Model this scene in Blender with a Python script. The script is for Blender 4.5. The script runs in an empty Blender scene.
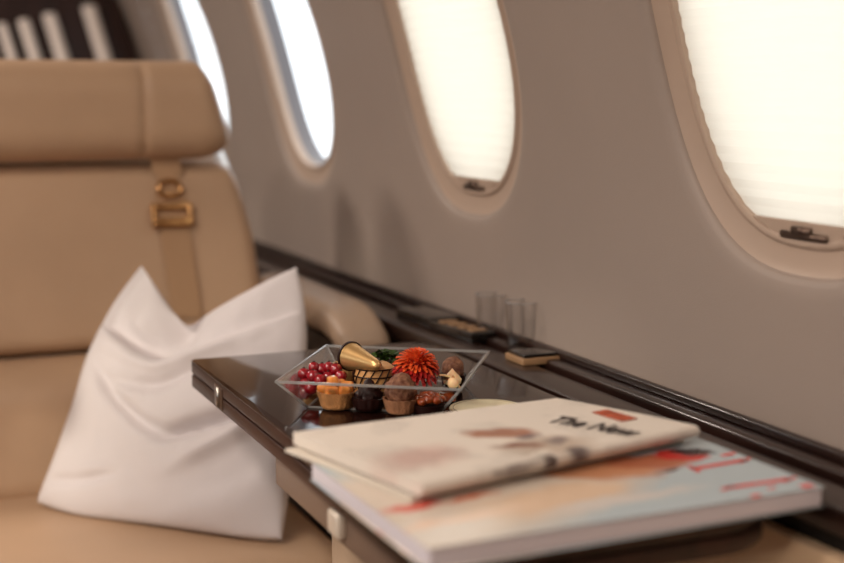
import bpy, bmesh, math, random
from mathutils import Vector, Matrix, noise
random.seed(7)
PI = math.pi
C = bpy.context.scene.collection

# ------------------------------------------------------------------ camera model
FPX = 1313.0; HOR = 95.0; YAW = math.atan(572 / math.hypot(FPX, 281.5 - HOR)); PITCH = math.atan((281.5 - HOR) / FPX)
EYE = Vector((0, 0, .98))
def ray(px, py):
    v = Vector((px - 422, 281.5 - py, -FPX))                     # camera space
    v = Matrix.Rotation(PI/2 - PITCH, 3, 'X') @ v
    return Matrix.Rotation(-YAW, 3, 'Z') @ v
def at(px, py, z):
    r = ray(px, py); return EYE + r * ((z - EYE.z) / r.z)
def on_plane(px, py, p0, n):
    r = ray(px, py); return EYE + r * ((p0 - EYE).dot(n) / r.dot(n))

# ------------------------------------------------------------------ helpers
def s2l(c): return c / 12.92 if c <= .04045 else ((c + .055) / 1.055) ** 2.4
def hexc(h): return tuple(s2l(int(h[i:i+2], 16) / 255) for i in (0, 2, 4)) + (1,)
def mat(name, col, rough=.5, metal=0, coat=0, trans=0, ior=1.45, sheen=0, emis=None, es=0, noise_amt=0, noise_scale=20, bump=0, bump_scale=200, sss=0, spec=.5, col2=None):
    m = bpy.data.materials.new(name); m.use_nodes = True
    nt = m.node_tree; b = nt.nodes['Principled BSDF']
    if isinstance(col, str): col = hexc(col)
    b.inputs['Base Color'].default_value = col
    b.inputs['Roughness'].default_value = rough; b.inputs['Metallic'].default_value = metal
    b.inputs['Coat Weight'].default_value = coat; b.inputs['Coat Roughness'].default_value = .05
    b.inputs['Transmission Weight'].default_value = trans; b.inputs['IOR'].default_value = ior
    b.inputs['Specular IOR Level'].default_value = spec
    b.inputs['Sheen Weight'].default_value = sheen
    if sss: b.inputs['Subsurface Weight'].default_value = sss; b.inputs['Subsurface Scale'].default_value = .004
    if emis: b.inputs['Emission Color'].default_value = hexc(emis); b.inputs['Emission Strength'].default_value = es
    tc = nt.nodes.new('ShaderNodeTexCoord')
    nz = nt.nodes.new('ShaderNodeTexNoise'); nz.inputs['Scale'].default_value = noise_scale; nz.inputs['Detail'].default_value = 4
    nt.links.new(tc.outputs['Object'], nz.inputs['Vector'])
    mx = nt.nodes.new('ShaderNodeMix'); mx.data_type = 'RGBA'
    c2 = hexc(col2) if col2 else tuple(v * (1 - noise_amt) for v in col[:3]) + (1,)
    mx.inputs['A'].default_value = col; mx.inputs['B'].default_value = c2
    rp = nt.nodes.new('ShaderNodeMapRange'); rp.inputs['From Min'].default_value = .35; rp.inputs['From Max'].default_value = .65
    nt.links.new(nz.outputs['Fac'], rp.inputs['Value']); nt.links.new(rp.outputs[0], mx.inputs['Factor'])
    nt.links.new(mx.outputs['Result'], b.inputs['Base Color'])
    if bump:
        n2 = nt.nodes.new('ShaderNodeTexNoise'); n2.inputs['Scale'].default_value = bump_scale; n2.inputs['Detail'].default_value = 3
        nt.links.new(tc.outputs['Object'], n2.inputs['Vector'])
        bp = nt.nodes.new('ShaderNodeBump'); bp.inputs['Strength'].default_value = bump; bp.inputs['Distance'].default_value = .002
        nt.links.new(n2.outputs['Fac'], bp.inputs['Height']); nt.links.new(bp.outputs['Normal'], b.inputs['Normal'])
    return m

def ell_mat(name, base, ells, rough=.5, text=False, stretch=None):
    """printed artwork: flat base colour with soft-edged elliptical colour areas in object XY (metres)"""
    m = mat(name, base, rough); nt = m.node_tree; b = nt.nodes['Principled BSDF']
    tc = nt.nodes.new('ShaderNodeTexCoord')
    nz = nt.nodes.new('ShaderNodeTexNoise'); nz.inputs['Scale'].default_value = 45; nz.inputs['Detail'].default_value = 3
    nt.links.new(tc.outputs['Object'], nz.inputs['Vector'])
    vs = nt.nodes.new('ShaderNodeVectorMath'); vs.operation = 'SUBTRACT'; vs.inputs[1].default_value = (.5, .5, .5)
    nt.links.new(nz.outputs['Color'], vs.inputs[0])
    sc = nt.nodes.new('ShaderNodeVectorMath'); sc.operation = 'SCALE'; sc.inputs['Scale'].default_value = .022
    nt.links.new(vs.outputs[0], sc.inputs[0])
    ad = nt.nodes.new('ShaderNodeVectorMath'); ad.operation = 'ADD'
    nt.links.new(tc.outputs['Object'], ad.inputs[0]); nt.links.new(sc.outputs[0], ad.inputs[1])
    prev = None
    for (cx, cy, rx, ry, rot, col, soft) in ells:
        mp = nt.nodes.new('ShaderNodeMapping'); mp.vector_type = 'TEXTURE'
        mp.inputs['Location'].default_value = (cx, cy, 0); mp.inputs['Rotation'].default_value = (0, 0, rot); mp.inputs['Scale'].default_value = (rx, ry, 1)
        nt.links.new(ad.outputs[0], mp.inputs['Vector'])
        sx = nt.nodes.new('ShaderNodeSeparateXYZ'); nt.links.new(mp.outputs[0], sx.inputs[0])
        cb = nt.nodes.new('ShaderNodeCombineXYZ'); nt.links.new(sx.outputs[0], cb.inputs[0]); nt.links.new(sx.outputs[1], cb.inputs[1])
        ln = nt.nodes.new('ShaderNodeVectorMath'); ln.operation = 'LENGTH'; nt.links.new(cb.outputs[0], ln.inputs[0])
        rg = nt.nodes.new('ShaderNodeMapRange'); rg.inputs['From Min'].default_value = 1 + soft; rg.inputs['From Max'].default_value = 1 - soft
        nt.links.new(ln.outputs['Value'], rg.inputs['Value'])
        mx = nt.nodes.new('ShaderNodeMix'); mx.data_type = 'RGBA'
        if prev: nt.links.new(prev, mx.inputs['A'])
        else: mx.inputs['A'].default_value = hexc(base)
        mx.inputs['B'].default_value = hexc(col); nt.links.new(rg.outputs[0], mx.inputs['Factor'])
        prev = mx.outputs['Result']
    if text:      # rows of tiny print
        sx = nt.nodes.new('ShaderNodeSeparateXYZ'); nt.links.new(tc.outputs['Object'], sx.inputs[0])
        w = nt.nodes.new('ShaderNodeMath'); w.operation = 'MULTIPLY'; w.inputs[1].default_value = 2 * PI / .0036; nt.links.new(sx.outputs[0], w.inputs[0])
        sn = nt.nodes.new('ShaderNodeMath'); sn.operation = 'SINE'; nt.links.new(w.outputs[0], sn.inputs[0])
        n2 = nt.nodes.new('ShaderNodeTexNoise'); n2.inputs['Scale'].default_value = 420; nt.links.new(tc.outputs['Object'], n2.inputs['Vector'])
        mu = nt.nodes.new('ShaderNodeMath'); mu.operation = 'MULTIPLY'; nt.links.new(sn.outputs[0], mu.inputs[0]); nt.links.new(n2.outputs['Fac'], mu.inputs[1])
        n3 = nt.nodes.new('ShaderNodeTexNoise'); n3.inputs['Scale'].default_value = 16; nt.links.new(tc.outputs['Object'], n3.inputs['Vector'])
        g3 = nt.nodes.new('ShaderNodeMapRange'); g3.inputs['From Min'].default_value = .5; g3.inputs['From Max'].default_value = .56; nt.links.new(n3.outputs['Fac'], g3.inputs['Value'])
        g2 = nt.nodes.new('ShaderNodeMapRange'); g2.inputs['From Min'].default_value = .25; g2.inputs['From Max'].default_value = .4; g2.inputs['To Max'].default_value = .5
        nt.links.new(mu.outputs[0], g2.inputs['Value'])
        mm = nt.nodes.new('ShaderNodeMath'); mm.operation = 'MULTIPLY'; nt.links.new(g2.outputs[0], mm.inputs[0]); nt.links.new(g3.outputs[0], mm.inputs[1])
        mx = nt.nodes.new('ShaderNodeMix'); mx.data_type = 'RGBA'; nt.links.new(prev, mx.inputs['A']); mx.inputs['B'].default_value = hexc('6a6562')
        nt.links.new(mm.outputs[0], mx.inputs['Factor']); prev = mx.outputs['Result']
    for l in list(b.inputs['Base Color'].links): nt.links.remove(l)
    nt.links.new(prev, b.inputs['Base Color'])
    return m

def clear_mat(name, tint=(1, 1, 1, 1), gloss=.12, rough=.02, white=0):
    m = bpy.data.materials.new(name); m.use_nodes = True; nt = m.node_tree; nt.nodes.clear()
    o = nt.nodes.new('ShaderNodeOutputMaterial')
    t = nt.nodes.new('ShaderNodeBsdfTransparent'); t.inputs[0].default_value = tint
    g = nt.nodes.new('ShaderNodeBsdfGlossy'); g.inputs['Roughness'].default_value = rough
    fr = nt.nodes.new('ShaderNodeFresnel'); fr.inputs['IOR'].default_value = 1.5
    mr = nt.nodes.new('ShaderNodeMapRange'); mr.inputs['To Min'].default_value = gloss * .3; mr.inputs['To Max'].default_value = min(1, gloss * 8); 
    nt.links.new(fr.outputs[0], mr.inputs['Value'])
    mx = nt.nodes.new('ShaderNodeMixShader'); nt.links.new(mr.outputs[0], mx.inputs[0]); nt.links.new(t.outputs[0], mx.inputs[1]); nt.links.new(g.outputs[0], mx.inputs[2])
    last = mx
    if white:
        d = nt.nodes.new('ShaderNodeBsdfTranslucent'); d2 = nt.nodes.new('ShaderNodeBsdfDiffuse'); a = nt.nodes.new('ShaderNodeMixShader')
        nt.links.new(d.outputs[0], a.inputs[1]); nt.links.new(d2.outputs[0], a.inputs[2])
        m2 = nt.nodes.new('ShaderNodeMixShader'); m2.inputs[0].default_value = white
        nt.links.new(mx.outputs[0], m2.inputs[1]); nt.links.new(a.outputs[0], m2.inputs[2]); last = m2
    nt.links.new(last.outputs[0], o.inputs[0])
    return m

def link(name, me, m, parent=None, smooth=True, loc=None, rot=None):
    me.name = name
    if m: me.materials.append(m)
    if smooth:
        me.polygons.foreach_set('use_smooth', [True] * len(me.polygons))
    o = bpy.data.objects.new(name, me); C.objects.link(o)
    if parent: o.parent = parent
    if loc is not None: o.location = loc
    if rot is not None: o.rotation_euler = rot
    return o
def fin(name, bm, m, parent=None, smooth=True, loc=None, rot=None, sharp=35):
    bmesh.ops.recalc_face_normals(bm, faces=bm.faces)
    if smooth:
        for e in bm.edges:
            if len(e.link_faces) == 2 and e.calc_face_angle(0) > math.radians(sharp): e.smooth = False
    me = bpy.data.meshes.new(name); bm.to_mesh(me); bm.free()
    return link(name, me, m, parent, smooth, loc, rot)
def pydata(name, vs, fs, m, parent=None, smooth=True, loc=None, rot=None, sharp=35, weld=0):
    bm = bmesh.new(); vv = [bm.verts.new(v) for v in vs]
    for f in fs:
        try: bm.faces.new([vv[i] for i in f])
        except ValueError: pass
    if weld: bmesh.ops.remove_doubles(bm, verts=bm.verts, dist=weld)
    return fin(name, bm, m, parent, smooth, loc, rot, sharp)
def rbox(w, d, h, r, n=(10, 6, 10), deform=None, centre=(0, 0, 0)):
    """rounded box as bmesh"""
    bm = bmesh.new(); dims = (w, d, h)
    def coords(k):
        half = dims[k] / 2; rr = min(r, half * .999)
        a = [-half + rr * (1 - math.cos(i * PI / 8)) if False else -half + rr * i / 4 for i in range(4)]
        inner = [-half + rr + (2 * half - 2 * rr) * i / n[k] for i in range(n[k] + 1)]
        return a + inner + [-v for v in reversed(a)]
    cs = [coords(k) for k in range(3)]
    cache = {}
    def V(i, j, k):
        key = (i, j, k)
        if key not in cache:
            p = Vector((cs[0][i], cs[1][j], cs[2][k])); q = Vector([max(-dims[a]/2 + min(r, dims[a]/2*.999), min(dims[a]/2 - min(r, dims[a]/2*.999), p[a])) for a in range(3)])
            dlt = p - q
            if dlt.length > 1e-9: p = q + dlt.normalized() * min(r, max(abs(x) for x in dlt) / max(abs(x) for x in dlt.normalized()) if False else r)
            p = Vector([p[a] for a in range(3)])
            if deform: p = Vector(deform(p))
            cache[key] = bm.verts.new(p + Vector(centre))
        return cache[key]
    N = [len(c) for c in cs]
    for i in range(N[0]-1):
        for j in range(N[1]-1):
            for k in (0, N[2]-1): bm.faces.new((V(i,j,k), V(i+1,j,k), V(i+1,j+1,k), V(i,j+1,k)))
    for i in range(N[0]-1):
        for k in range(N[2]-1):
            for j in (0, N[1]-1): bm.faces.new((V(i,j,k), V(i+1,j,k), V(i+1,j,k+1), V(i,j,k+1)))
    for j in range(N[1]-1):
        for k in range(N[2]-1):
            for i in (0, N[0]-1): bm.faces.new((V(i,j,k), V(i,j+1,k), V(i,j+1,k+1), V(i,j,k+1)))
    return bm
def box(x0, x1, y0, y1, z0, z1, bev=0):
    bm = bmesh.new(); bmesh.ops.create_cube(bm, size=1)
    for v in bm.verts: v.co = Vector(((x0+x1)/2 + v.co.x*(x1-x0), (y0+y1)/2 + v.co.y*(y1-y0), (z0+z1)/2 + v.co.z*(z1-z0)))
    if bev: bmesh.ops.bevel(bm, geom=bm.edges[:], offset=bev, segments=3, profile=.5, affect='EDGES')
    return bm
def prism(pts, z0, z1, bev=0, seg=3):
    bm = bmesh.new(); vs = [bm.verts.new((p[0], p[1], z0)) for p in pts]; f = bm.faces.new(vs)
    r = bmesh.ops.extrude_face_region(bm, geom=[f])
    for v in r['geom']:
        if isinstance(v, bmesh.types.BMVert): v.co.z = z1
    bmesh.ops.recalc_face_normals(bm, faces=bm.faces)
    if bev:
        es = [e for e in bm.edges if abs(e.verts[0].co.z - e.verts[1].co.z) < 1e-6]
        bmesh.ops.bevel(bm, geom=es, offset=bev, segments=seg, profile=.5, affect='EDGES')
    return bm
def round_poly(pts, rs, n=8):
    out = []
    for i, p in enumerate(pts):
        p = Vector(p); a = Vector(pts[i-1]) - p; b = Vector(pts[(i+1) % len(pts)]) - p; r = rs[i]
        if r < 1e-5: out.append(tuple(p)); continue
        a.normalize(); b.normalize()
        ang = a.angle(b); d = r / math.tan(ang/2); cen = p + (a + b).normalized() * (r / math.sin(ang/2))
        s = p + a*d - cen; e = p + b*d - cen
        for k in range(n+1):
            t = k / n; v = (s.lerp(e, t)).normalized() * r
            out.append(tuple(cen + v))
    return out
def lathe(prof, n=32, close=False):
    bm = bmesh.new(); rings = []
    for (r, z) in prof:
        rings.append([bm.verts.new((r*math.cos(2*PI*k/n), r*math.sin(2*PI*k/n), z)) for k in range(n)] if r > 1e-6 else [bm.verts.new((0, 0, z))])
    for a, b in zip(rings, rings[1:]):
        for k in range(n):
            if len(a) == 1 and len(b) == 1: continue
            if len(a) == 1: bm.faces.new((a[0], b[k], b[(k+1)%n]))
            elif len(b) == 1: bm.faces.new((a[k], a[(k+1)%n], b[0]))
            else: bm.faces.new((a[k], a[(k+1)%n], b[(k+1)%n], b[k]))
    return bm
def tube(path, r, n=8, closed=False):
    bm = bmesh.new(); path = [Vector(p) for p in path]; rings = []
    for i, p in enumerate(path):
        t = (path[(i+1) % len(path)] - path[i-1]) if closed else (path[min(i+1, len(path)-1)] - path[max(i-1, 0)])
        t.normalize(); u = t.cross(Vector((0, 0, 1)))
        if u.length < 1e-4: u = t.cross(Vector((0, 1, 0)))
        u.normalize(); w = t.cross(u); rr = r(i/(len(path)-1)) if callable(r) else r
        rings.append([bm.verts.new(p + (u*math.cos(2*PI*k/n) + w*math.sin(2*PI*k/n))*rr) for k in range(n)])
    L = len(rings)
    for i in range(L if closed else L-1):
        a, b = rings[i], rings[(i+1) % L]
        for k in range(n): bm.faces.new((a[k], a[(k+1)%n], b[(k+1)%n], b[k]))
    if not closed: bm.faces.new(rings[0]); bm.faces.new(rings[-1])
    return bm
def blob(r, squash=1, amp=.1, freq=1, sub=3, seed=0):
    bm = bmesh.new(); bmesh.ops.create_icosphere(bm, subdivisions=sub, radius=r)
    for v in bm.verts:
        d = noise.noise(v.co / r * freq + Vector((seed, seed*1.7, 0)))
        v.co *= 1 + amp*d; v.co.z *= squash
    return bm
def join(bms):
    out = bmesh.new()
    for b in bms:
        me = bpy.data.meshes.new('t'); b.to_mesh(me); b.free(); out.from_mesh(me); bpy.data.meshes.remove(me)
    return out
def xf(bm, M): bm.transform(M); return bm
def thing(name, label, cat, loc=(0, 0, 0), rot=(0, 0, 0), group=None):
    o = bpy.data.objects.new(name, None); C.objects.link(o); o.empty_display_size = .02
    o.location = loc; o.rotation_euler = rot; o['label'] = label; o['category'] = cat
    if group: o['group'] = group
    return o
def tag(o, label, cat, group=None):
    o['label'] = label; o['category'] = cat
    if group: o['group'] = group
    return o
def struct(o): o['kind'] = 'structure'; return o

# ------------------------------------------------------------------ materials
M = {}
M['wall'] = mat('cabin_wall_lining', 'a29389', .5, bump=.12, bump_scale=600, noise_amt=.05, noise_scale=3)
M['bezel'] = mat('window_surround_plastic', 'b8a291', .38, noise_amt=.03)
M['tunnel'] = mat('window_recess_grey', '6e6a6c', .4)
M['leather'] = mat('tan_leather', 'c1a184', .46, bump=.25, bump_scale=420, noise_amt=.07, noise_scale=7)
M['shellw'] = mat('seat_shell_cream', 'e8e2dc', .22, coat=.5)
M['arm'] = mat('armrest_leather', 'a58d78', .45, bump=.2, bump_scale=420, noise_amt=.05)
M['armshade'] = mat('armrest_side_shade', '2a201b', .6)  # near-black colour paints in the shade between armrest and seat
M['belt'] = mat('belt_webbing', 'b5916f', .5, bump=.4, bump_scale=900)
M['buckle'] = mat('belt_metal_champagne', 'c99a66', .22, metal=.9)
M['steel'] = mat('brushed_steel', 'b9b3ac', .28, metal=1)
M['bronze'] = mat('hinge_dark_metal', '6d5b50', .3, metal=.8)
M['pillow'] = mat('white_cotton', 'd9d2d3', .85, bump=.35, bump_scale=500, sheen=.2, noise_amt=.03)
M['black'] = mat('gap_shade_black', '0d0a09', .6)
M['rib'] = mat('ledge_seal', '1b1412', .35)
def wood(name, c1, c2, rough=.12, coat=1.0, axis='Y'):
    m = mat(name, c1, rough, coat=coat); nt = m.node_tree; b = nt.nodes['Principled BSDF']
    tc = nt.nodes.new('ShaderNodeTexCoord'); mp = nt.nodes.new('ShaderNodeMapping')
    mp.inputs['Scale'].default_value = (30, 2.0, 30) if axis == 'Y' else (30, 30, 2)
    nt.links.new(tc.outputs['Object'], mp.inputs[0])
    nz = nt.nodes.new('ShaderNodeTexNoise'); nz.inputs['Scale'].default_value = 1.6; nz.inputs['Detail'].default_value = 6; nz.inputs['Distortion'].default_value = .6
    nt.links.new(mp.outputs[0], nz.inputs['Vector'])
    cr = nt.nodes.new('ShaderNodeValToRGB'); cr.color_ramp.elements[0].position = .35; cr.color_ramp.elements[1].position = .68
    cr.color_ramp.elements[0].color = hexc(c1); cr.color_ramp.elements[1].color = hexc(c2)
    nt.links.new(nz.outputs['Fac'], cr.inputs[0])
    for l in list(b.inputs['Base Color'].links): nt.links.remove(l)
    nt.links.new(cr.outputs[0], b.inputs['Base Color'])
    return m
M['wood'] = wood('walnut_high_gloss', '1c0d0a', '27140f', rough=.12, coat=.5)
M['wood'].node_tree.nodes['Principled BSDF'].inputs['Specular IOR Level'].default_value = .1
M['wood'].node_tree.nodes['Principled BSDF'].inputs['Coat IOR'].default_value = 1.45
M['wood'].node_tree.nodes['Principled BSDF'].inputs['Coat Roughness'].default_value = .03
M['wood_edge'] = wood('walnut_satin_edge', '24120d', '3a2018', rough=.42, coat=.12)
M['wood_edge'].node_tree.nodes['Principled BSDF'].inputs['Specular IOR Level'].default_value = .3
M['ledge'] = wood('walnut_ledge', '1d100d', '2f1c16', rough=.3, coat=.4)
M['wood_dark'] = wood('walnut_divider', '1e0c08', '2f140e', rough=.4, coat=.2, axis='Z')
M['slat'] = mat('divider_slat_cream', 'e9ddd4', .4)
M['bracket'] = mat('table_bracket_bronze', '7c675a', .4, metal=.3)
M['floor'] = mat('cabin_carpet', '8a7562', .95, bump=.6, bump_scale=700, noise_amt=.2, noise_scale=60)
M['ceil'] = mat('ceiling_lining', 'd9cdc0', .7)
M['acrylic'] = clear_mat('clear_acrylic', (.98, .98, .98, 1), gloss=.06)
M['acrylic_edge'] = clear_mat('acrylic_polished_edge', (.9, .92, .92, 1), gloss=.8, rough=.12, white=.35)
M['glass'] = clear_mat('tumbler_glass', (.97, .97, .97, 1), gloss=.05)
M['pane'] = clear_mat('window_pane', (.93, .96, .98, 1), gloss=.05)

# ------------------------------------------------------------------ cabin shell
R_, XC, ZC = 1.15, -.41, .75
def prof(s, off=0, side=1):
    t = s / R_
    return (XC + side * (R_ + off) * math.cos(t), ZC + (R_ + off) * math.sin(t))
S0 = .318; WA, WB = .153, .215; NEXP = 2.45
WIN_Y = [.90, 1.555, 2.215, 2.885]
HALF = .325; SLO, SHI = S0 - .36, S0 + .34
NR = 72
def sup(k, a, b):
    t = 2 * PI * k / NR; c, s = math.cos(t), math.sin(t)
    e = 2 / NEXP
    return a * math.copysign(abs(c) ** e, c), b * math.copysign(abs(s) ** e, s)
def rectpt(k, y_half, slo, shi):
    # same direction as the superellipse point, spread so corners are hit
    seg = NR // 8; t = k % NR
    def lerp(a, b, u): return a + (b - a) * u
    if t < seg: return y_half, lerp(0, shi, t/seg)
    if t < 3*seg: return lerp(y_half, -y_half, (t-seg)/(2*seg)), shi
    if t < 4*seg: return -y_half, lerp(shi, 0, (t-3*seg)/seg)
    if t < 5*seg: return -y_half, lerp(0, slo, (t-4*seg)/seg)
    if t < 7*seg: return lerp(-y_half, y_half, (t-5*seg)/(2*seg)), slo
    return y_half, lerp(slo, 0, (t-7*seg)/seg)
def ring3(cy, da, off, side):
    out = []
    for k in range(NR):
        y, s = sup(k, WA + da, WB + da); x, z = prof(S0 + s, off, side); out.append((x, cy + y, z))
    return out
def bands(rings):
    vs = [p for r in rings for p in r]; fs = []
    for i in range(len(rings) - 1):
        for k in range(NR): fs.append((i*NR + k, i*NR + (k+1) % NR, (i+1)*NR + (k+1) % NR, (i+1)*NR + k))
    return vs, fs
Y0, Y1 = -1.05, 3.75
def side_wall(side, centres, name):
    mids = [centres[0] - HALF] + [(a + b) / 2 for a, b in zip(centres, centres[1:])] + [centres[-1] + HALF]
    vs, fs = [], []
    def add(v, f):
        b = len(vs); vs.extend(v); fs.extend([tuple(i + b for i in q) for q in f])
    for ci, cy in enumerate(centres):
        rings = []
        for t in (0, .2, .4, .6, .8, 1):
            rg = []
            for k in range(NR):
                y1, s1 = rectpt(k, 1, SLO - S0, SHI - S0); y1 = y1 * (mids[ci+1] - cy) if y1 > 0 else y1 * (cy - mids[ci]); y0, s0 = sup(k, WA + .048, WB + .048)
                y, s = y1 + (y0 - y1) * t, s1 + (s0 - s1) * t
                x, z = prof(S0 + s, 0, side); rg.append((x, cy + y, z))
            rings.append(rg)
        rings += [ring3(cy, .036, .0008, side), ring3(cy, .031, .003, side), ring3(cy, .028, .007, side), ring3(cy, .028, .012, side)]
        add(*bands(rings))
    def strip(s_a, s_b, ya, yb, n):
        v, f = [], []
        for i in range(n+1):
            x, z = prof(s_a + (s_b - s_a) * i / n, 0, side); v += [(x, ya, z), (x, yb, z)]
        for i in range(n): f.append((2*i, 2*i+1, 2*i+3, 2*i+2))
        add(v, f)
    x, z = prof(SLO, 0, side)
    add([(x, Y0, 0), (x, Y1, 0), (x, Y0, z), (x, Y1, z)], [(0, 1, 3, 2)])
    if centres[0] - HALF > Y0: strip(SLO, SHI, Y0, centres[0] - HALF, 14)
    if centres[-1] + HALF < Y1: strip(SLO, SHI, centres[-1] + HALF, Y1, 14)
    struct(pydata(name, vs, fs, M['wall'], weld=1e-4, sharp=60))
    vs, fs = [], []
    strip2 = []
    for i in range(17):
        x, z = prof(SHI + (1.30 - SHI) * i / 16, 0, side); vs += [(x, Y0, z), (x, Y1, z)]
    for i in range(16): fs.append((2*i, 2*i+1, 2*i+3, 2*i+2))
    struct(pydata('trim_%d' % (1 if side > 0 else 2), vs, fs, M['wall'], sharp=60))
side_wall(1, WIN_Y, 'wall_right')
LEFT_Y = [-.4 + .65 * k for k in range(6)]
side_wall(-1, LEFT_Y, 'wall_left')

shade_m = bpy.data.materials.new('pleated_shade_fabric'); shade_m.use_nodes = True
nt = shade_m.node_tree; nt.nodes.clear(); o_ = nt.nodes.new('ShaderNodeOutputMaterial')
tr = nt.nodes.new('ShaderNodeBsdfTranslucent'); df = nt.nodes.new('ShaderNodeBsdfDiffuse')
tr.inputs[0].default_value = (.55, .475, .385, 1); df.inputs[0].default_value = (.85, .78, .68, 1)
mxs = nt.nodes.new('ShaderNodeMixShader'); mxs.inputs[0].default_value = .22
nt.links.new(tr.outputs[0], mxs.inputs[1]); nt.links.new(df.outputs[0], mxs.inputs[2]); nt.links.new(mxs.outputs[0], o_.inputs[0])

def window(n, cy, side, shade):
    root = bpy.data.objects.new('window_%d' % n, None); C.objects.link(root); struct(root)
    x, z = prof(S0, 0, side); root.location = (x, cy, z)
    def local(pts): return [(p[0]-x, p[1]-cy, p[2]-z) for p in pts]
    prf = [(.030, .006), (.028, .0075), (.019, .010), (.010, .013), (.006, .0132), (.004, .0105), (.001, .0095), (-.002, .011), (-.003, .016), (-.003, .024)]
    v, f = bands([local(ring3(cy, d, o, side)) for d, o in prf])
    pydata('window_frame', v, f, M['bezel'], root, sharp=50)
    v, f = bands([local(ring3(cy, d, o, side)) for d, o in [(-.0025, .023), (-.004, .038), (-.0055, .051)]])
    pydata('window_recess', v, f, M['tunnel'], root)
    # outer pane following the fuselage curve
    rg = [local(ring3(cy, d, .048, side)) for d in (-.006, -.05, -.10, -.14)]
    v, f = bands(rg); c = local([(prof(S0, .048, side)[0], cy, prof(S0, .048, side)[1])])[0]
    v.append(c); f += [(3*NR + k, 3*NR + (k+1) % NR, len(v)-1) for k in range(NR)]
    pydata('window_pane', v, f, M['pane'], root)
    if shade:
        npl = 58; v, f = [], []; low = -WB - .003
        for i in range(npl + 1):
            s = low + (WB - .003 - low) * i / npl
            e = WB + .004; hw = (WA + .004) * max(0, 1 - abs(s / e) ** NEXP) ** (1/NEXP) if abs(s) < e else .01
            off = .0150 + (.0011 if i % 2 else 0)
            for j in range(9):
                yy = -hw + 2*hw*j/8; px, pz = prof(S0 + s, off, side); v.append((px - x, yy, pz - z))
        for i in range(npl):
            for j in range(8): f.append((i*9+j, i*9+j+1, (i+1)*9+j+1, (i+1)*9+j))
        sh = pydata('pleated_shade', v, f, shade_m, root, smooth=False)
        # bottom rail with pull tab
        def seg(y0, y1, s_a, s_b, o0, o1, low_w=1):
            bm = bmesh.new(); bmesh.ops.create_cube(bm, size=1)
            for q in bm.verts:
                yy = (y0+y1)/2 + q.co.y*(y1-y0)*(low_w if q.co.z < 0 else 1); ss = (s_a+s_b)/2 + q.co.z*(s_b-s_a); oo = (o0+o1)/2 + q.co.x*(o1-o0)
                px, pz = prof(S0 + ss, oo, side); q.co = Vector((px-x, yy, pz-z))
            bmesh.ops.bevel(bm, geom=bm.edges[:], offset=.0008, segments=2, affect='EDGES'); return bm
        h = lambda s: (WA-.006) * max(0, 1 - abs(s/(WB-.005))**NEXP)**(1/NEXP)
        fin('shade_rail', join([seg(-.072, .072, -WB+.003, -WB+.018, .0118, .0145, .52)]), M['bezel'], root)
        fin('shade_latch', join([seg(-.030, .030, -WB+.003, -WB+.009, .008, .0118), seg(-.010, .014, -WB+.007, -WB+.014, .007, .0118)]), M['bronze'], root)
    return root
for i, cy in enumerate(WIN_Y): window(i + 1, cy, 1, i < 2)
for i, cy in enumerate(LEFT_Y): window(i + 5, cy, -1, False)

# floor, ceiling, end walls
struct(fin('floor', box(2*XC - prof(SLO)[0], prof(SLO)[0], Y0, Y1, -.03, 0), M['floor'], smooth=False))
xt, zt = prof(1.30)
struct(fin('ceiling', box(XC - (xt - XC) - .01, xt + .01, Y0, Y1, zt - .005, zt + .03), M['ceil'], smooth=False))
def endwall(name, y, th, m):
    pts = [(prof(SLO)[0], 0)]
    for i in range(25):
        pts.append(prof(SLO + (1.30 - SLO) * i / 24, 0, 1))
    pts += [(2*XC - p[0], p[1]) for p in reversed(pts)]
    bm = bmesh.new(); vs = [bm.verts.new((p[0], y, p[1])) for p in pts]; f = bm.faces.new(vs)
    r = bmesh.ops.extrude_face_region(bm, geom=[f])
    for v in r['geom']:
        if isinstance(v, bmesh.types.BMVert): v.co.y += th
    return struct(fin(name, bm, m, smooth=False))
endwall('wall_back', Y1, .03, M['wall'])
endwall('wall_front', Y0 - .03, .03, M['wall'])

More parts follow.
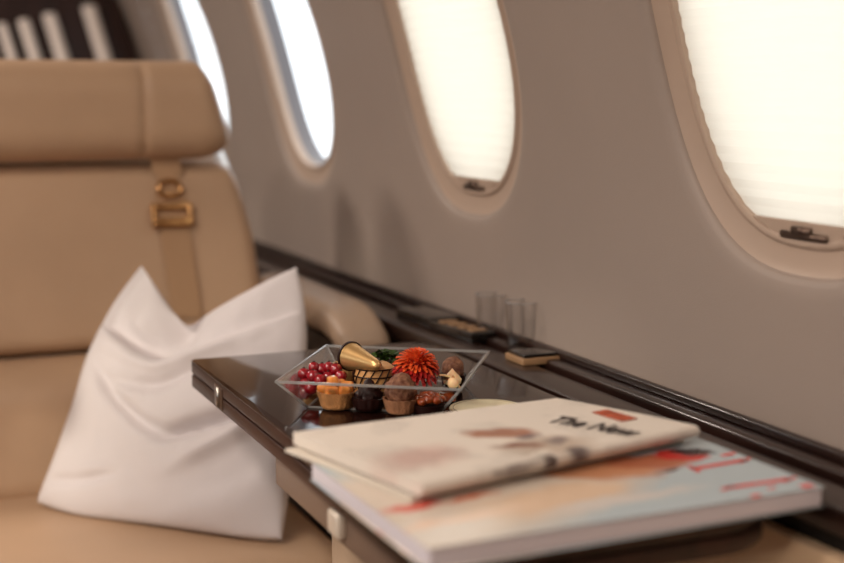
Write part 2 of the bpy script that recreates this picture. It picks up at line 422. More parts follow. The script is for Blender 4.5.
# galley divider with slanted cream slats, top left of the picture
dv = thing('galley_divider', 'dark walnut divider with slanted cream slats behind the tan seat', 'divider', (-.05, 3.42, 0))
pw = []
for i in range(20):
    s = SLO + (1.15 - SLO) * i / 19; X, Z = prof(s); pw.append((X - .012 + .05, Z))
bm = bmesh.new(); vs = [bm.verts.new((p[0], 0, p[1])) for p in [(-.52, .0), (.66, .0)] + pw + [(-.52, pw[-1][1])]]; f = bm.faces.new(vs)
r = bmesh.ops.extrude_face_region(bm, geom=[f])
for v in r['geom']:
    if isinstance(v, bmesh.types.BMVert): v.co.y += .04
fin('panel', bm, M['wood_dark'], dv, smooth=False)
for (px0, py0, px1, py1, w) in [(81, 6, 99, 72, .034), (42, 14, 60, 72, .031), (17, 20, 33, 72, .027), (-4, 24, 8, 72, .022), (-24, 27, -14, 72, .022)]:
    a = on_plane(px0, py0, Vector((0, 3.41, 0)), Vector((0, 1, 0))); b = on_plane(px1, py1 + 110, Vector((0, 3.41, 0)), Vector((0, 1, 0)))
    k = (b.x - a.x); k *= (66 / (66 + 110)) if False else 1
    b2 = Vector((a.x + (a.z - b.z) * .27, 0, b.z)); 
    bm = bmesh.new()
    q = [(a.x, a.z), (a.x + w, a.z + .004), (b2.x + w, b2.z), (b2.x, b2.z)]
    vs = [bm.verts.new((p[0] + .05, -.028, p[1])) for p in q]; f = bm.faces.new(vs)
    r = bmesh.ops.extrude_face_region(bm, geom=[f])
    for v in r['geom']:
        if isinstance(v, bmesh.types.BMVert): v.co.y += .028
    bmesh.ops.recalc_face_normals(bm, faces=bm.faces)
    bmesh.ops.bevel(bm, geom=bm.edges[:], offset=.004, segments=2, affect='EDGES')
    fin('slat', bm, M['slat'], dv)

# ------------------------------------------------------------------ side ledge along the wall
TZ = .68
lg = thing('side_ledge', 'dark walnut side ledge running along the cabin wall beneath the windows', 'ledge', (.645, 1.2, 0))
def ld(bm): return xf(bm, Matrix.Translation((-.645, -1.2, 0)))
LY0, LY1 = .2, 3.40
fin('ledge_top', ld(box(.655, .700, LY0, LY1, .655, TZ - .004, .003)), M['ledge'], lg)
fin('seal_strip', ld(box(.700, .712, LY0, LY1, .650, TZ - .012, .002)), M['rib'], lg)
fin('wall_trim', ld(join([box(.712, .737, LY0, LY1, .655, TZ + .001, .004), box(.729, .738, LY0, LY1, TZ, TZ + .010, .003)])), M['ledge'], lg)
fin('shadow_channel', ld(box(.668, .73, LY0, LY1, .638, .655)), M['black'], lg, smooth=False)  # black box standing in for the shade in the slot under the ledge
sp = ld(box(.655, .70, LY0, LY1, .1, .638, .004)); fin('side_panel', sp, mat('panel_cream', 'd8b898', .5), lg)

# ------------------------------------------------------------------ folding table
tb = thing('folding_table', 'glossy dark walnut folding table holding the pastry dish and papers', 'table', (.345, .73, 0))
TX0, TX1, TY0, TY1 = .341, .635, .752, 1.462
def tl(bm): return xf(bm, Matrix.Translation((-.345, -.73, 0)))
outer = round_poly([(TX0, TY0), (TX1, TY0), (TX1, TY1), (TX0, TY1)], [.03, .075, .006, .008], 10)
ins = round_poly([(TX0+.004, TY0+.004), (TX1-.002, TY0+.004), (TX1-.002, TY1-.004), (TX0+.004, TY1-.004)], [.03, .075, .006, .008], 10)
fin('gloss_top', tl(prism(outer, TZ - .0014, TZ, .0006)), M['wood'], tb, sharp=50)
fin('upper_leaf', tl(prism(outer, TZ - .0138, TZ - .0016, .0006)), M['wood_edge'], tb, sharp=50)
fin('leaf_seam', tl(prism(ins, TZ - .0165, TZ - .0138)), M['rib'], tb, sharp=50)
fin('lower_leaf', tl(prism(outer, TZ - .031, TZ - .0165, .0015)), M['wood_edge'], tb, sharp=50)
hg = fin('hinge', tl(box(TX0-.0008, TX0+.004, 1.318, 1.350, TZ-.0285, TZ-.005, .0008)), M['bronze'], tb)
fin('hinge_barrel', tl(tube([(TX0-.0008, 1.334, TZ-.028), (TX0-.0008, 1.334, TZ-.006)], .0022, 10)), M['steel'], hg)
fin('support_bracket', tl(box(.352, .60, .86, 1.17, .612, .6488, .003)), M['bracket'], tb)
fin('release_button', tl(box(.344, .353, .972, .998, .620, .641, .003)), mat('button_satin', 'd5c9bb', .35, metal=.3), tb)
fin('pedestal', tl(box(.43, .56, 1.06, 1.24, 0, .612, .01)), M['arm'], tb)

# ------------------------------------------------------------------ seat
seat = thing('cabin_seat', 'tan leather cabin seat facing the table with a shoulder belt', 'seat', (.25, 1.75, 0))
def sl(bm): return xf(bm, Matrix.Translation((-.25, -1.75, 0)))
SX = .262
def halfw(z):     # backrest half width against height
    pts = [(.40, .285), (.55, .306), (.68, .310), (.76, .304), (.82, .292), (.88, .275), (.95, .25), (1.05, .24)]
    for (a, wa), (b, wb) in zip(pts, pts[1:]):
        if z <= b: t = max(0, (z-a)/(b-a)); return wa + (wb-wa)*t
    return pts[-1][1]
def back_def(yf, zc, w0, bulge=.012, wings=.035):
    def f(p):
        z = p.z + zc; u = p.x / (w0/2)
        x = p.x / (w0/2) * halfw(z)
        y = p.y + yf + (z - .43) * .22 - wings * abs(u) ** 3 * .5
        front = max(0, -p.y) / .05
        y -= front * bulge * (1 - u*u) * 1
        return (SX + x, y, z)
    return f
# main back cushion
fin('backrest', sl(rbox(.6, .09, .275, .028, (24, 3, 16), back_def(1.945, .741, .6, .006))), M['leather'], seat)
fin('lumbar_cushion', sl(rbox(.6, .11, .195, .045, (24, 3, 14), back_def(1.886, .506, .6, .020))), M['leather'], seat)
def shell_def(p):
    z = p.z + .70; u = p.x / .3; x = u * (halfw(z) + .024)
    return (SX + x, p.y + 2.025 + (z-.43)*.22, z)
fin('seat_shell', sl(rbox(.6, .10, .62, .045, (16, 3, 20), shell_def)), M['shellw'], seat)
def head_def(p):
    z = p.z; u = p.x / .255
    x = p.x * 1.035
    if abs(u) > .8: x += (abs(u) - .8) * .12 * (-p.z / .074 - .35) * (1 if u > 0 else -1)
    y = p.y + 2.01 - .030 * abs(u)**3
    if p.y < 0: y -= .010 * (1 - u*u) ; 
    g = math.exp(-((p.x - .128) / .006) ** 2) + math.exp(-((p.x + .128) / .006) ** 2)
    if p.y < 0: y += .006 * g
    return (SX + .003 + x, y, z + .957)
fin('headrest', sl(rbox(.505, .10, .148, .047, (80, 2, 6), head_def)), M['leather'], seat)
def cush(p):
    u = p.x / .29; v = p.y / .24
    z = p.z + .366
    if p.z > 0: z += .005 * (1 - min(1, u*u)) * (1 - min(1, v*v))
    return (SX + p.x, p.y + 1.665, z)
fin('seat_cushion', sl(rbox(.575, .48, .13, .055, (14, 14, 3), cush)), M['leather'], seat)
fin('seat_base', sl(box(.0, .50, 1.5, 1.93, .0, .32, .02)), M['shellw'], seat)
# armrests: one beside the wall ledge, its mirror on the aisle side
def arm_def(sx):
    def f(p):
        y = p.y + 1.83
        t = min(1, max(0, (1.72 - y) / .10))
        z = p.z + .677 - .03 * t * t
        w = 1 - .12 * t
        return (sx + p.x * w, y - .03, z)
    return f
for sx in (.607, -.117):
    a = fin('armrest', sl(rbox(.080, .44, .044, .021, (3, 16, 2), arm_def(sx))), M['arm'], seat)
    fin('armrest_panel', sl(box(sx-.012, sx+.030, 1.70, 2.0, .1, .645, .008)), M['armshade'], a)
# shoulder belt
def strap_y(z): return 1.945 + (z - .43) * .22 - .045 - .011
sxb = .432
vs, fs = [], []
zs = [.90 - .011 * i for i in range(24)]
for i, z in enumerate(zs):
    w = .0225 - (.006 if i in (4, 5) else 0); xo = sxb + .0022 * i * .35
    for (dx, dy) in ((-w, 0), (w, 0), (w, .0022), (-w, .0022)): vs.append((xo + dx, strap_y(z) - .002 + dy, z))
for i in range(len(zs) - 1):
    for k in range(4): fs.append((i*4+k, i*4+(k+1)%4, (i+1)*4+(k+1)%4, (i+1)*4+k))
strap = pydata('shoulder_strap', [(a-.25, b-1.75, c) for a, b, c in vs], fs, M['belt'], seat, sharp=40)
zb = .802
def placeb(bm, z, dy=-.006): return sl(xf(bm, Matrix.Translation((sxb+.004, strap_y(z) + dy, z)) @ Matrix.Rotation(-.21, 4, 'X')))
bk = fin('belt_buckle', placeb(join([box(-.031, .031, -.006, .004, -.020, -.006, .003), box(-.029, .029, -.004, .004, .006, .017, .003), box(-.031, -.024, -.005, .004, -.02, .017, .002), box(.024, .031, -.005, .004, -.02, .017, .002)]), zb), M['buckle'], seat)
fin('belt_ring', placeb(join([tube([(.017*math.cos(t), 0, .012*math.sin(t)) for t in [2*PI*k/24 for k in range(24)]], .0038, 8, True), box(-.006, .006, -.005, .003, -.014, -.006, .002)]), .840), M['buckle'], seat)

# ------------------------------------------------------------------ pillow
p_bl = at(38, 505, .437); p_br = at(276, 540, .437)
base = (p_br - p_bl); bl = base.length; bd = base.normalized(); nh = Vector((bd.y, -bd.x, 0)).normalized()      # horizontal, away from camera?
if nh.dot(Vector((math.sin(YAW), math.cos(YAW), 0))) < 0: nh = -nh
L = math.radians(27); up = nh * math.sin(L) + Vector((0, 0, math.cos(L))); nrm = bd.cross(up).normalized()
if nrm.dot(Vector((math.sin(YAW), math.cos(YAW), 0))) > 0: nrm = -nrm      # towards the camera
OFFP = .02
def pp(px, py):
    q = on_plane(px, py, p_bl + nrm * OFFP, nrm) - p_bl; return (q.dot(bd), q.dot(up))
def spl(pts, t):   # catmull-rom through points
    n = len(pts) - 1; x = t * n; i = min(int(x), n-1); u = x - i
    P = [Vector(pts[max(0, min(n, i + k))]) for k in (-1, 0, 1, 2)]
    return .5 * ((2*P[1]) + (-P[0]+P[2])*u + (2*P[0]-5*P[1]+4*P[2]-P[3])*u*u + (-P[0]+3*P[1]-3*P[2]+P[3])*u**3)
bot = [pp(*q) for q in [(31, 500), (70, 514), (120, 521), (180, 529), (235, 537), (277, 538)]]
lef = [pp(*q) for q in [(31, 500), (50, 456), (69, 403), (85, 350), (108, 303), (136, 262)]]
rig = [pp(*q) for q in [(277, 538), (286, 470), (296, 400), (301, 340), (299, 300), (292, 263)]]
top = [pp(*q) for q in [(136, 262), (152, 286), (168, 309), (184, 322), (206, 309), (238, 292), (266, 277), (292, 263)]]
N = 96
def coons(u, v):
    b, t, l, r = spl(bot, u), spl(top, u), spl(lef, v), spl(rig, v)
    p = (1-v)*b + v*t + (1-u)*l + u*r - ((1-u)*(1-v)*Vector(bot[0]) + u*(1-v)*Vector(bot[-1]) + (1-u)*v*Vector(top[0]) + u*v*Vector(top[-1]))
    return p
vs, fs = [], []
def sst(a, b, x): x = max(0, min(1, (x-a)/(b-a))); return x*x*(3-2*x)
seam_v = .665
for sgn in (1, -1):
    for j in range(N+1):
        for i in range(N+1):
            u, v = i/N, j/N; c = coons(u, v)
            e = (max(0, 4*u*(1-u)) ** .45) * (max(0, 4*v*(1-v)) ** .45)
            th = .052 * e * (1 - .35*v)
            if sgn > 0:
                # wrinkles: dent radiating from right centre, pinch lines at the corners, fold line across the top flap
                sv = seam_v + .045 + .035*u
                th += .012 * e * math.exp(-((v - sv + .035)/.04)**2) * sst(0, .1, u) * (1 - sst(.55, .9, u))
                th -= .034 * e * sst(sv-.004, sv + .010, v) * (1 - .75*sst(.35, .75, u)) * sst(0, .06, u)
                th += .034 * e * sst(sv+.03, sv + .12, v) * math.exp(-((u-.20)/.11)**2)
                th += .016 * e * sst(sv-.05, 1, v) * math.exp(-((u-.82)/.2)**2)
                th -= .036 * e * math.exp(-((u-.44)/.09)**2) * sst(.72, 1, v)
                d1 = (v - (.36 + .16*(u-.5))); th -= .030 * math.exp(-(d1/.026)**2) * sst(.42, .6, u) * e
                d2 = (v - (.27 + .42*(u-.62))); th += .018 * math.exp(-(d2/.035)**2) * sst(.5, .68, u) * (1-sst(.88, .99, u)) * e
                d3 = (v - (.50 - .5*(u-.25))); th -= .016 * math.exp(-(d3/.03)**2) * sst(.04, .2, u) * (1-sst(.45, .62, u)) * e
                d4 = (v - (.13 + .30*(u-.1))); th -= .012 * math.exp(-(d4/.02)**2) * sst(.02, .12, u) * (1-sst(.25, .4, u)) * e
                th += .014 * e * math.exp(-((v-.13-.25*(u-.8))/.07)**2) * sst(.45, .75, u) - .012 * e * math.exp(-((v-.56-.12*(u-.2))/.03)**2) * sst(.1, .3, u) * (1-sst(.5, .7, u))
                th += .007 * noise.noise(Vector((u*5, v*5, 3))) * e + .0016 * noise.noise(Vector((u*14, v*14, 8))) * e
            else: th = .030 * e
            P = p_bl + bd*c.x + up*c.y + nrm*(OFFP*0 + sgn*th + .0)
            P = P + nrm * (.006*(1-e))
            vs.append(P)
W1 = N+1
for s_ in (0, 1):
    o = s_*W1*W1
    for j in range(N):
        for i in range(N): fs.append((o+j*W1+i, o+j*W1+i+1, o+(j+1)*W1+i+1, o+(j+1)*W1+i))
cen = (p_bl + p_br) / 2; cen.z = .437
minz = min(v.z for v in vs)
vs = [v + Vector((0, 0, max(0, .437 - v.z) * .9 if v.z < .437 else 0)) for v in vs]
pil = pydata('throw_pillow', [tuple(v - cen) for v in vs], fs, M['pillow'], None, loc=cen, weld=3e-4, sharp=75)
tag(pil, 'white cotton pillow with two raised corners leaning on the tan seat', 'pillow')

# ------------------------------------------------------------------ magazine and newspaper
def quad_frame(fl, fr):   # origin at front-left, x along the front edge
    d = (fr - fl); ang = math.atan2(d.y, d.x); return ang, d.length
MT = .0155
mfl, mfr = at(428, 549, TZ + MT), at(825, 487, TZ + MT)
ang, ml = quad_frame(mfl, mfr); mw = .222
mg = thing('magazine', 'thick glossy magazine with pale blue cover and red lettering under the newspaper', 'magazine', (mfl.x, mfl.y, TZ), (0, 0, ang))
def mloc(px, py, z=TZ+MT):
    q = at(px, py, z) - mfl; c, s = math.cos(-ang), math.sin(-ang); return Vector((q.x*c - q.y*s, q.x*s + q.y*c))
def me_(px, py, rx, ry, rot, col, soft): q = mloc(px, py); return (q.x, q.y, rx, ry, rot, col, soft)
cover = ell_mat('magazine_cover_print', 'b6c4cb', [
    me_(440, 500, .15, .09, .35, 'd6c9bb', .2), me_(560, 497, .07, .026, .15, 'e0c3a8', .35), me_(620, 500, .06, .008, .05, 'd6cfc9', .5), me_(410, 540, .06, .03, .2, 'dcd3c9', .25),
    me_(590, 468, .055, .030, -.5, 'c48a66', .2), me_(650, 462, .035, .018, -.3, 'b0694c', .2), me_(682, 455, .022, .016, -.3, 'c93a33', .15), me_(694, 452, .016, .010, -.2, '33262a', .2),
    me_(668, 470, .012, .004, .2, '5a3a34', .4), me_(412, 507, .022, .008, .2, 'cf4a3c', .35), me_(470, 497, .02, .006, .2, 'cf7a5c', .4), me_(455, 520, .05, .006, .1, 'e9cbb5', .5)], .22)
pages = mat('magazine_pages', 'dcd6de', .6)
fin('page_block', rbox(ml-.002, mw-.002, MT-.0012, .002, (8, 8, 1), centre=(ml/2, mw/2, MT/2)), pages, mg)
def curl(p): return (p.x, p.y, p.z)
fin('front_cover', xf(prism(round_poly([(0, 0), (ml, 0), (ml, mw), (0, mw)], [.001]*4, 2), MT-.0006, MT), Matrix.Identity(4)), cover, mg, sharp=30)
fin('back_cover', prism([(0, 0), (ml, 0), (ml, mw), (0, mw)], 0.0, .0007), cover, mg)
# red title strokes near the right-hand end (letters run from the far edge to the near edge)
red = mat('magazine_title_red', 'd8423c', .3)
def stroke(a, b, w):
    a, b = mloc(*a), mloc(*b); d = (b-a).normalized(); n = Vector((-d.y, d.x)) * w/2
    return prism([tuple(a-n), tuple(b-n), tuple(b+n), tuple(a+n)], MT, MT+.0003)
for bm in [stroke((693, 469), (746, 460), .0065), stroke((727, 488), (790, 479), .006), stroke((689, 466), (699, 472), .004),
    stroke((722, 456), (735, 453), .005), stroke((740, 463), (750, 458), .003), stroke((784, 482), (796, 477), .003), stroke((752, 497), (760, 495), .005), stroke((768, 489), (775, 487), .003), stroke((802, 487), (812, 485), .008), stroke((722, 490), (733, 486), .004)]: fin('title_letter', bm, red, mg, smooth=False)

NZ0 = TZ + MT + .0006; NTh = .015
nfl, nfr = at(423, 484, NZ0 + NTh), at(700, 426, NZ0 + NTh)
nang, nl = quad_frame(nfl, nfr)
def nloc(px, py, z=None):
    q = at(px, py, NZ0 + NTh if z is None else z) - nfl; c, s = math.cos(-nang), math.sin(-nang); return Vector((q.x*c - q.y*s, q.x*s + q.y*c))
nbl, nbr = nloc(293, 432), nloc(557, 398)
print('NEWS', nl, nbl, nbr)
nw = thing('newspaper', 'cream newspaper folded in quarters lying on top of the magazine', 'newspaper', (nfl.x, nfl.y, NZ0), (0, 0, nang))
def ne_(px, py, rx, ry, rot, col, soft): q = nloc(px, py); return (q.x, q.y, rx, ry, rot, col, soft)
nprint = ell_mat('newsprint_front', 'dfd5ca', [
    ne_(420, 458, .035, .022, .2, 'cdb0a6', .5), ne_(500, 434, .030, .014, -.5, 'a87862', .25), ne_(545, 446, .038, .022, -.2, 'bfae9f', .3), ne_(528, 437, .012, .008, 0, '7d6c6c', .4), ne_(520, 446, .020, .006, -.4, '84594a', .35),
    ne_(553, 458, .006, .013, .1, '51403c', .35), ne_(575, 450, .010, .008, .5, '6f625f', .4), ne_(560, 441, .010, .006, .2, '8d7f7a', .4), ne_(590, 457, .006, .010, .1, 'a58e82', .4), ne_(540, 452, .012, .006, .3, 'e2d8cc', .4), ne_(500, 470, .04, .004, .15, '9b8f88', .5)], .75, text=True)
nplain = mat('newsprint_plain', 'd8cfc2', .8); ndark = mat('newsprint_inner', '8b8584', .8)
quad = [(0, 0), (nl, 0), (nbr.x, nbr.y), (nbl.x, nbl.y)]
def sheet(q, z0, z1, m, name, rs, sag=0):
    # slab whose front (spine) edge is fully rounded
    n = 26; k = 14; bm = bmesh.new(); th = z1 - z0; rr = th/2
    prof2 = [(rr - rr*math.sin(a), rr + rr*math.cos(a)) for a in [PI * i / 10 for i in range(11)]]       # top -> bottom round the front
    rows = []
    loop = []
    for j in range(k+1): loop.append(('t', 1 - j/k))
    A, B, Cc, D = [Vector(v) for v in q]
    for i in range(n+1):
        u = i/n; f0 = A.lerp(B, u); b0 = D.lerp(Cc, u); d = (b0 - f0); ln = d.length; dn = d/ln; row = []
        wob = lambda t: sag * (math.sin(PI*t) * .5 + .3*noise.noise(Vector((u*3, t*3, z0*50))))
        for j in range(k+1):
            t = 1 - j/k; p = f0 + dn*(rr + (ln-rr)*t); e = 1 if t < .98 else .6; row.append(bm.verts.new((p.x, p.y, z1 + wob(t))))
        for (dd, zz) in prof2[1:-1]: p = f0 + dn*dd; row.append(bm.verts.new((p.x, p.y, z0 + zz)))
        for j in range(k+1):
            t = j/k; p = f0 + dn*(rr + (ln-rr)*t); row.append(bm.verts.new((p.x, p.y, z0)))
        rows.append(row)
    for a, b in zip(rows, rows[1:]):
        m_ = len(a)
        for j in range(m_): bm.faces.new((a[j], b[j], b[(j+1) % m_], a[(j+1) % m_]))
    bm.faces.new(rows[0]); bm.faces.new(rows[-1])
    return fin(name, bm, m, nw, sharp=50)
sheet(quad, .0050, NTh, nprint, 'front_section', 0, .0015)
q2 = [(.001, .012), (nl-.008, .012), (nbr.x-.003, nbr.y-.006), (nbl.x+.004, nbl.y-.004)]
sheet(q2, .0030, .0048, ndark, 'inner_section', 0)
q3 = [(-.003, .010), (nl-.008, .010), (nbr.x-.006, nbr.y-.002), (nbl.x-.008, nbl.y-.001)]
sheet(q3, 0, .0028, nplain, 'back_section', 0)
def ntext(txt, pa, pb, size, name, m, shear=0):
    a, b = nloc(*pa), nloc(*pb); d = b - a
    cu = bpy.data.curves.new('txt', 'FONT'); cu.body = txt; cu.size = size; cu.extrude = .0001; cu.offset = .0007 if size > .012 else .0001; cu.shear = shear
    to = bpy.data.objects.new('txt', cu); C.objects.link(to); bpy.context.view_layer.update()
    me = bpy.data.meshes.new_from_object(to.evaluated_get(bpy.context.evaluated_depsgraph_get()))
    bpy.data.objects.remove(to)
    w = max(v.co.x for v in me.vertices); sc = d.length / w
    for v in me.vertices: v.co.x *= sc
    o = link(name, me, m, nw, smooth=False, loc=(a.x, a.y, NTh + .0016), rot=(0, 0, math.atan2(d.y, d.x)))
    return o
ink = mat('newspaper_ink', '443c3a', .7); inkb = mat('newspaper_ink_thin', '5a5350', .7)
ntext('The New', (545, 423), (632, 438), .034, 'masthead_lettering', ink, .15)
a, b = nloc(592, 414), nloc(622, 423); d = (b-a).normalized(); nn = Vector((-d.y, d.x)) * .017
fin('orange_picture_box', prism([tuple(a), tuple(b), tuple(b+nn), tuple(a+nn)], NTh+.0013, NTh+.0018), mat('newspaper_orange', 'c9603f', .7, noise_amt=.5, noise_scale=120), nw, smooth=False)

# ------------------------------------------------------------------ serving dish
RIMH = .031
frl = at(272, 381, TZ + RIMH); frr = at(459, 389, TZ + RIMH); brr = at(491, 352, TZ + RIMH); brl = at(330, 344, TZ + RIMH)
cenr = (frl + frr + brr + brl) / 4; side_ = ((frr-frl).length + (brr-brl).length + (brl-frl).length + (brr-frr).length) / 4
da_ = math.atan2((frr-frl).y, (frr-frl).x)
print('DISH', cenr, side_, math.degrees(da_), (frr-frl).length, (brr-brl).length, (brl-frl).length, (brr-frr).length)
wx = ((frr-frl).length + (brr-brl).length)/2; wy = ((brl-frl).length + (brr-frr).length)/2
dish = thing('serving_dish', 'clear square acrylic dish with flared sides holding the pastries', 'dish', (cenr.x, cenr.y, TZ), (0, 0, da_))
def square_ring(hx, hy, z): return [(-hx, -hy, z), (hx, -hy, z), (hx, hy, z), (-hx, hy, z)]
bx_, by_ = wx/2 - .024, wy/2 - .024; t_ = .0016
rings = [square_ring(wx/2, wy/2, RIMH), square_ring(bx_, by_, .0), square_ring(bx_-.002, by_-.002, t_), square_ring(wx/2-t_, wy/2-t_, RIMH)]
vs = [p for r in rings for p in r]; fs = []
fs += [(0+k, (k+1)%4, 4+(k+1)%4, 4+k) for k in range(4)]
fs += [(8+k, 8+(k+1)%4, 12+(k+1)%4, 12+k) for k in range(4)]
fs += [(4, 5, 6, 7), (8, 9, 10, 11)]
pydata('dish_body', vs, fs, M['acrylic'], dish, smooth=False)
pydata('dish_rim', [(a, b, c + .0004) for a, b, c in rings[0]] + [(a, b, c + .0004) for a, b, c in rings[3]] + [(a, b, c-.002) for a, b, c in rings[0]] + [(a, b, c-.002) for a, b, c in rings[3]],
    [(k, (k+1)%4, 4+(k+1)%4, 4+k) for k in range(4)] + [(k, (k+1)%4, 8+(k+1)%4, 8+k) for k in range(4)] + [(4+k, 4+(k+1)%4, 12+(k+1)%4, 12+k) for k in range(4)] + [(8+k, 8+(k+1)%4, 12+(k+1)%4, 12+k) for k in range(4)], M['acrylic_edge'], dish, smooth=False)
for sx, sy in ((-1, -1), (1, -1), (1, 1), (-1, 1)):
    fin('dish_corner_seam', tube([(sx*(bx_-.001), sy*(by_-.001), .0012), (sx*(wx/2-.001), sy*(wy/2-.001), RIMH-.001)], .0013, 6), M['acrylic_edge'], dish)
fin('dish_base_edge', tube([Vector(p) + Vector((0, 0, .0012)) for p in square_ring(bx_-.0008, by_-.0008, 0)], .0012, 6, True), M['acrylic_edge'], dish)

FZ = TZ + t_ + .0003    # dish floor
pastry = mat('tart_pastry', 'c98d58', .6, bump=.6, bump_scale=500, noise_amt=.35, noise_scale=120)
pastry2 = mat('tart_pastry_cocoa', 'b07a58', .6, bump=.6, bump_scale=500, noise_amt=.35, noise_scale=120)
melon = mat('glazed_orange_fruit', 'ee9a4c', .18, coat=.6, sss=.3, noise_amt=.25, noise_scale=150)
choc = mat('dark_chocolate', '260f0c', .45, spec=.3, noise_amt=.3, noise_scale=200)
truf = mat('milk_chocolate_crumb', '5e3222', .5, bump=.9, bump_scale=700, col2='96684c', noise_scale=220)
cream = mat('vanilla_cream', 'efcf9f', .35, sss=.3)
carm = mat('caramel_glaze', 'a8481c', .12, coat=1, noise_amt=.5, noise_scale=160)
maca = mat('macaron_shell', 'cf9a62', .5, noise_amt=.15, noise_scale=90)
berry = mat('red_berry', '98101f', .18, coat=.7, sss=.2, noise_amt=.3, noise_scale=100)
gold = mat('gold_foil', 'e2b87c', .33, metal=.75); silver = mat('white_chocolate_cone', 'e0cdb4', .3, coat=.3)
leafm = mat('parsley_green', '3f5a22', .45, noise_amt=.5, noise_scale=120)
petal = mat('orange_petal', 'ef6a32', .5, col2='d8431c', noise_scale=60, sss=.15)
petal_d = mat('red_petal', 'b5201a', .5, col2='8e1414', noise_scale=60)
def P(px, py, z=None): 
    q = at(px, py, FZ if z is None else z); return (q.x, q.y, FZ)
pxm = lambda px: px * 1.27 / FPX * 1.0      # metres for a pixel count around the dish

def cup(r, h, m, parent, flutes=18, name='pastry_case'):
    bm = lathe([(0, 0), (r*.72, 0), (r*.80, h*.15), (r*.97, h*.9), (r, h), (r*.92, h), (r*.86, h*.75), (0, h*.7)], 54)
    for v in bm.verts:
        a = math.atan2(v.co.y, v.co.x); rr = math.hypot(v.co.x, v.co.y)
        if rr > r*.5:
            k = 1 + .025*math.cos(flutes*a); v.co.x *= k; v.co.y *= k
    return fin(name, bm, m, parent, sharp=60)
# 1 fruit tartlet
t = thing('fruit_tartlet', 'fruit tartlet topped with glazed orange fruit chunks at front left of dish', 'pastry', P(337, 407))
cup(.0195, .0165, pastry, t)
for i, (x, y, z, r, q) in enumerate([(-.008, -.007, .0175, .0075, 0), (.004, -.010, .0180, .0075, 1), (.010, .001, .0185, .008, 2), (-.003, .004, .0195, .0085, 3), (-.011, .004, .0185, .0075, 4), (.005, .010, .020, .0075, 5), (-.004, .0, .0265, .0065, 6)]):
    b = rbox(r*1.8, r*1.5, r*1.3, r*.45, (2, 2, 2)); fin('fruit_piece', xf(b, Matrix.Translation((x, y, z)) @ Matrix.Rotation(q*1.3, 4, 'Z') @ Matrix.Rotation(.3*math.sin(q*2), 4, 'X')), melon, t)
# 2 dark chocolate peak
t = thing('chocolate_peak', 'dark chocolate cup with a pointed swirl between the two front tartlets', 'pastry', P(369, 409))
bm = lathe([(0, 0), (.0125, 0), (.0150, .004), (.0168, .012), (.0150, .0125), (0, .0120)], 54)
for v in bm.verts:
    a = math.atan2(v.co.y, v.co.x); k = 1 + .04*math.cos(14*a); v.co.x *= k; v.co.y *= k
fin('chocolate_cup', bm, choc, t, sharp=60)
bm = lathe([(.0138, .0120), (.0130, .016), (.0095, .019), (.0090, .0215), (.0055, .024), (.0040, .0275), (.0013, .030), (0, .031)], 54)
for v in bm.verts:
    a = math.atan2(v.co.y, v.co.x) + v.co.z*90; k = 1 + .13*math.cos(6*a); v.co.x *= k; v.co.y *= k
fin('chocolate_swirl', bm, choc, t, sharp=60)
# 3 truffle tartlet
t = thing('truffle_tartlet', 'cocoa tartlet topped with a ridged milk chocolate dome in front of the flower', 'pastry', P(401, 412))
cup(.0175, .014, pastry2, t)
bm = blob(.0150, 1.1, .10, 3, 4, 3)
for v in bm.verts:
    a = math.atan2(v.co.y, v.co.x) + v.co.z*60; k = 1 + .06*math.cos(9*a); v.co.x *= k; v.co.y *= k; v.co.z += .0215
    if v.co.z > .028: v.co.x *= .85; v.co.y *= .85
fin('chocolate_dome', bm, truf, t, sharp=70)
# 4 caramel nut tartlet
t = thing('caramel_nut_cluster', 'glazed caramel nut pastry at the front right corner of the dish', 'pastry', P(429, 413))
fin('dark_case', lathe([(0, 0), (.0125, 0), (.0155, .009), (.0145, .009), (.0, .007)], 40), choc, t)
for i in range(14):
    a = i*2.4; rr = .0115*math.sqrt(i/14.0); z = .0125 + .005*(1-i/14)
    fin('glazed_nut', xf(blob(.0052, .8, .25, 2, 2, i), Matrix.Translation((rr*math.cos(a), rr*math.sin(a), z))), carm, t, sharp=80)
# 5 macaron basket with drizzle
t = thing('drizzled_pastry', 'round golden pastry in dark chocolate lattice behind the chocolate peak', 'pastry', P(375, 397)); t.scale = (1.12, 1.12, 1.18)
fin('sponge', lathe([(0, 0), (.015, 0), (.0165, .004), (.0185, .020), (.0175, .026), (.012, .0295), (0, .031)], 48), maca, t)
lat = []
for k in range(16):
    a = 2*PI*k/16
    lat.append(tube([(rr*math.cos(a + s*.9), rr*math.sin(a + s*.9), z) for rr, z, s in ((.0160, .001, 0), (.0180, .010, .3), (.0192, .018, .6), (.0186, .026, .9))], .00055, 5))
for z, rr in ((.020, .0195), (.012, .0186), (.0262, .0183)): lat.append(tube([(rr*math.cos(a), rr*math.sin(a), z) for a in [2*PI*k/32 for k in range(32)]], .0006, 5, True))
for k in range(-2, 3): lat.append(tube([(x, k*.0055 + .002*math.sin(x*300), .0308 - 55*(x*x + (k*.0055)**2)*.6 + .0006) for x in [-.012 + .002*i for i in range(13)]], .0006, 5))
fin('chocolate_lattice', join(lat), choc, t)
fin('icing_crescent', tube([(.0170*math.cos(a), .0170*math.sin(a), .0285 + .002*math.sin(a*1.2)) for a in [PI*.50 + PI*.62*k/16 for k in range(17)]], lambda q: .0007 + .0017*math.sin(PI*q), 8), mat('icing_white', 'f1e2cc', .3), t)
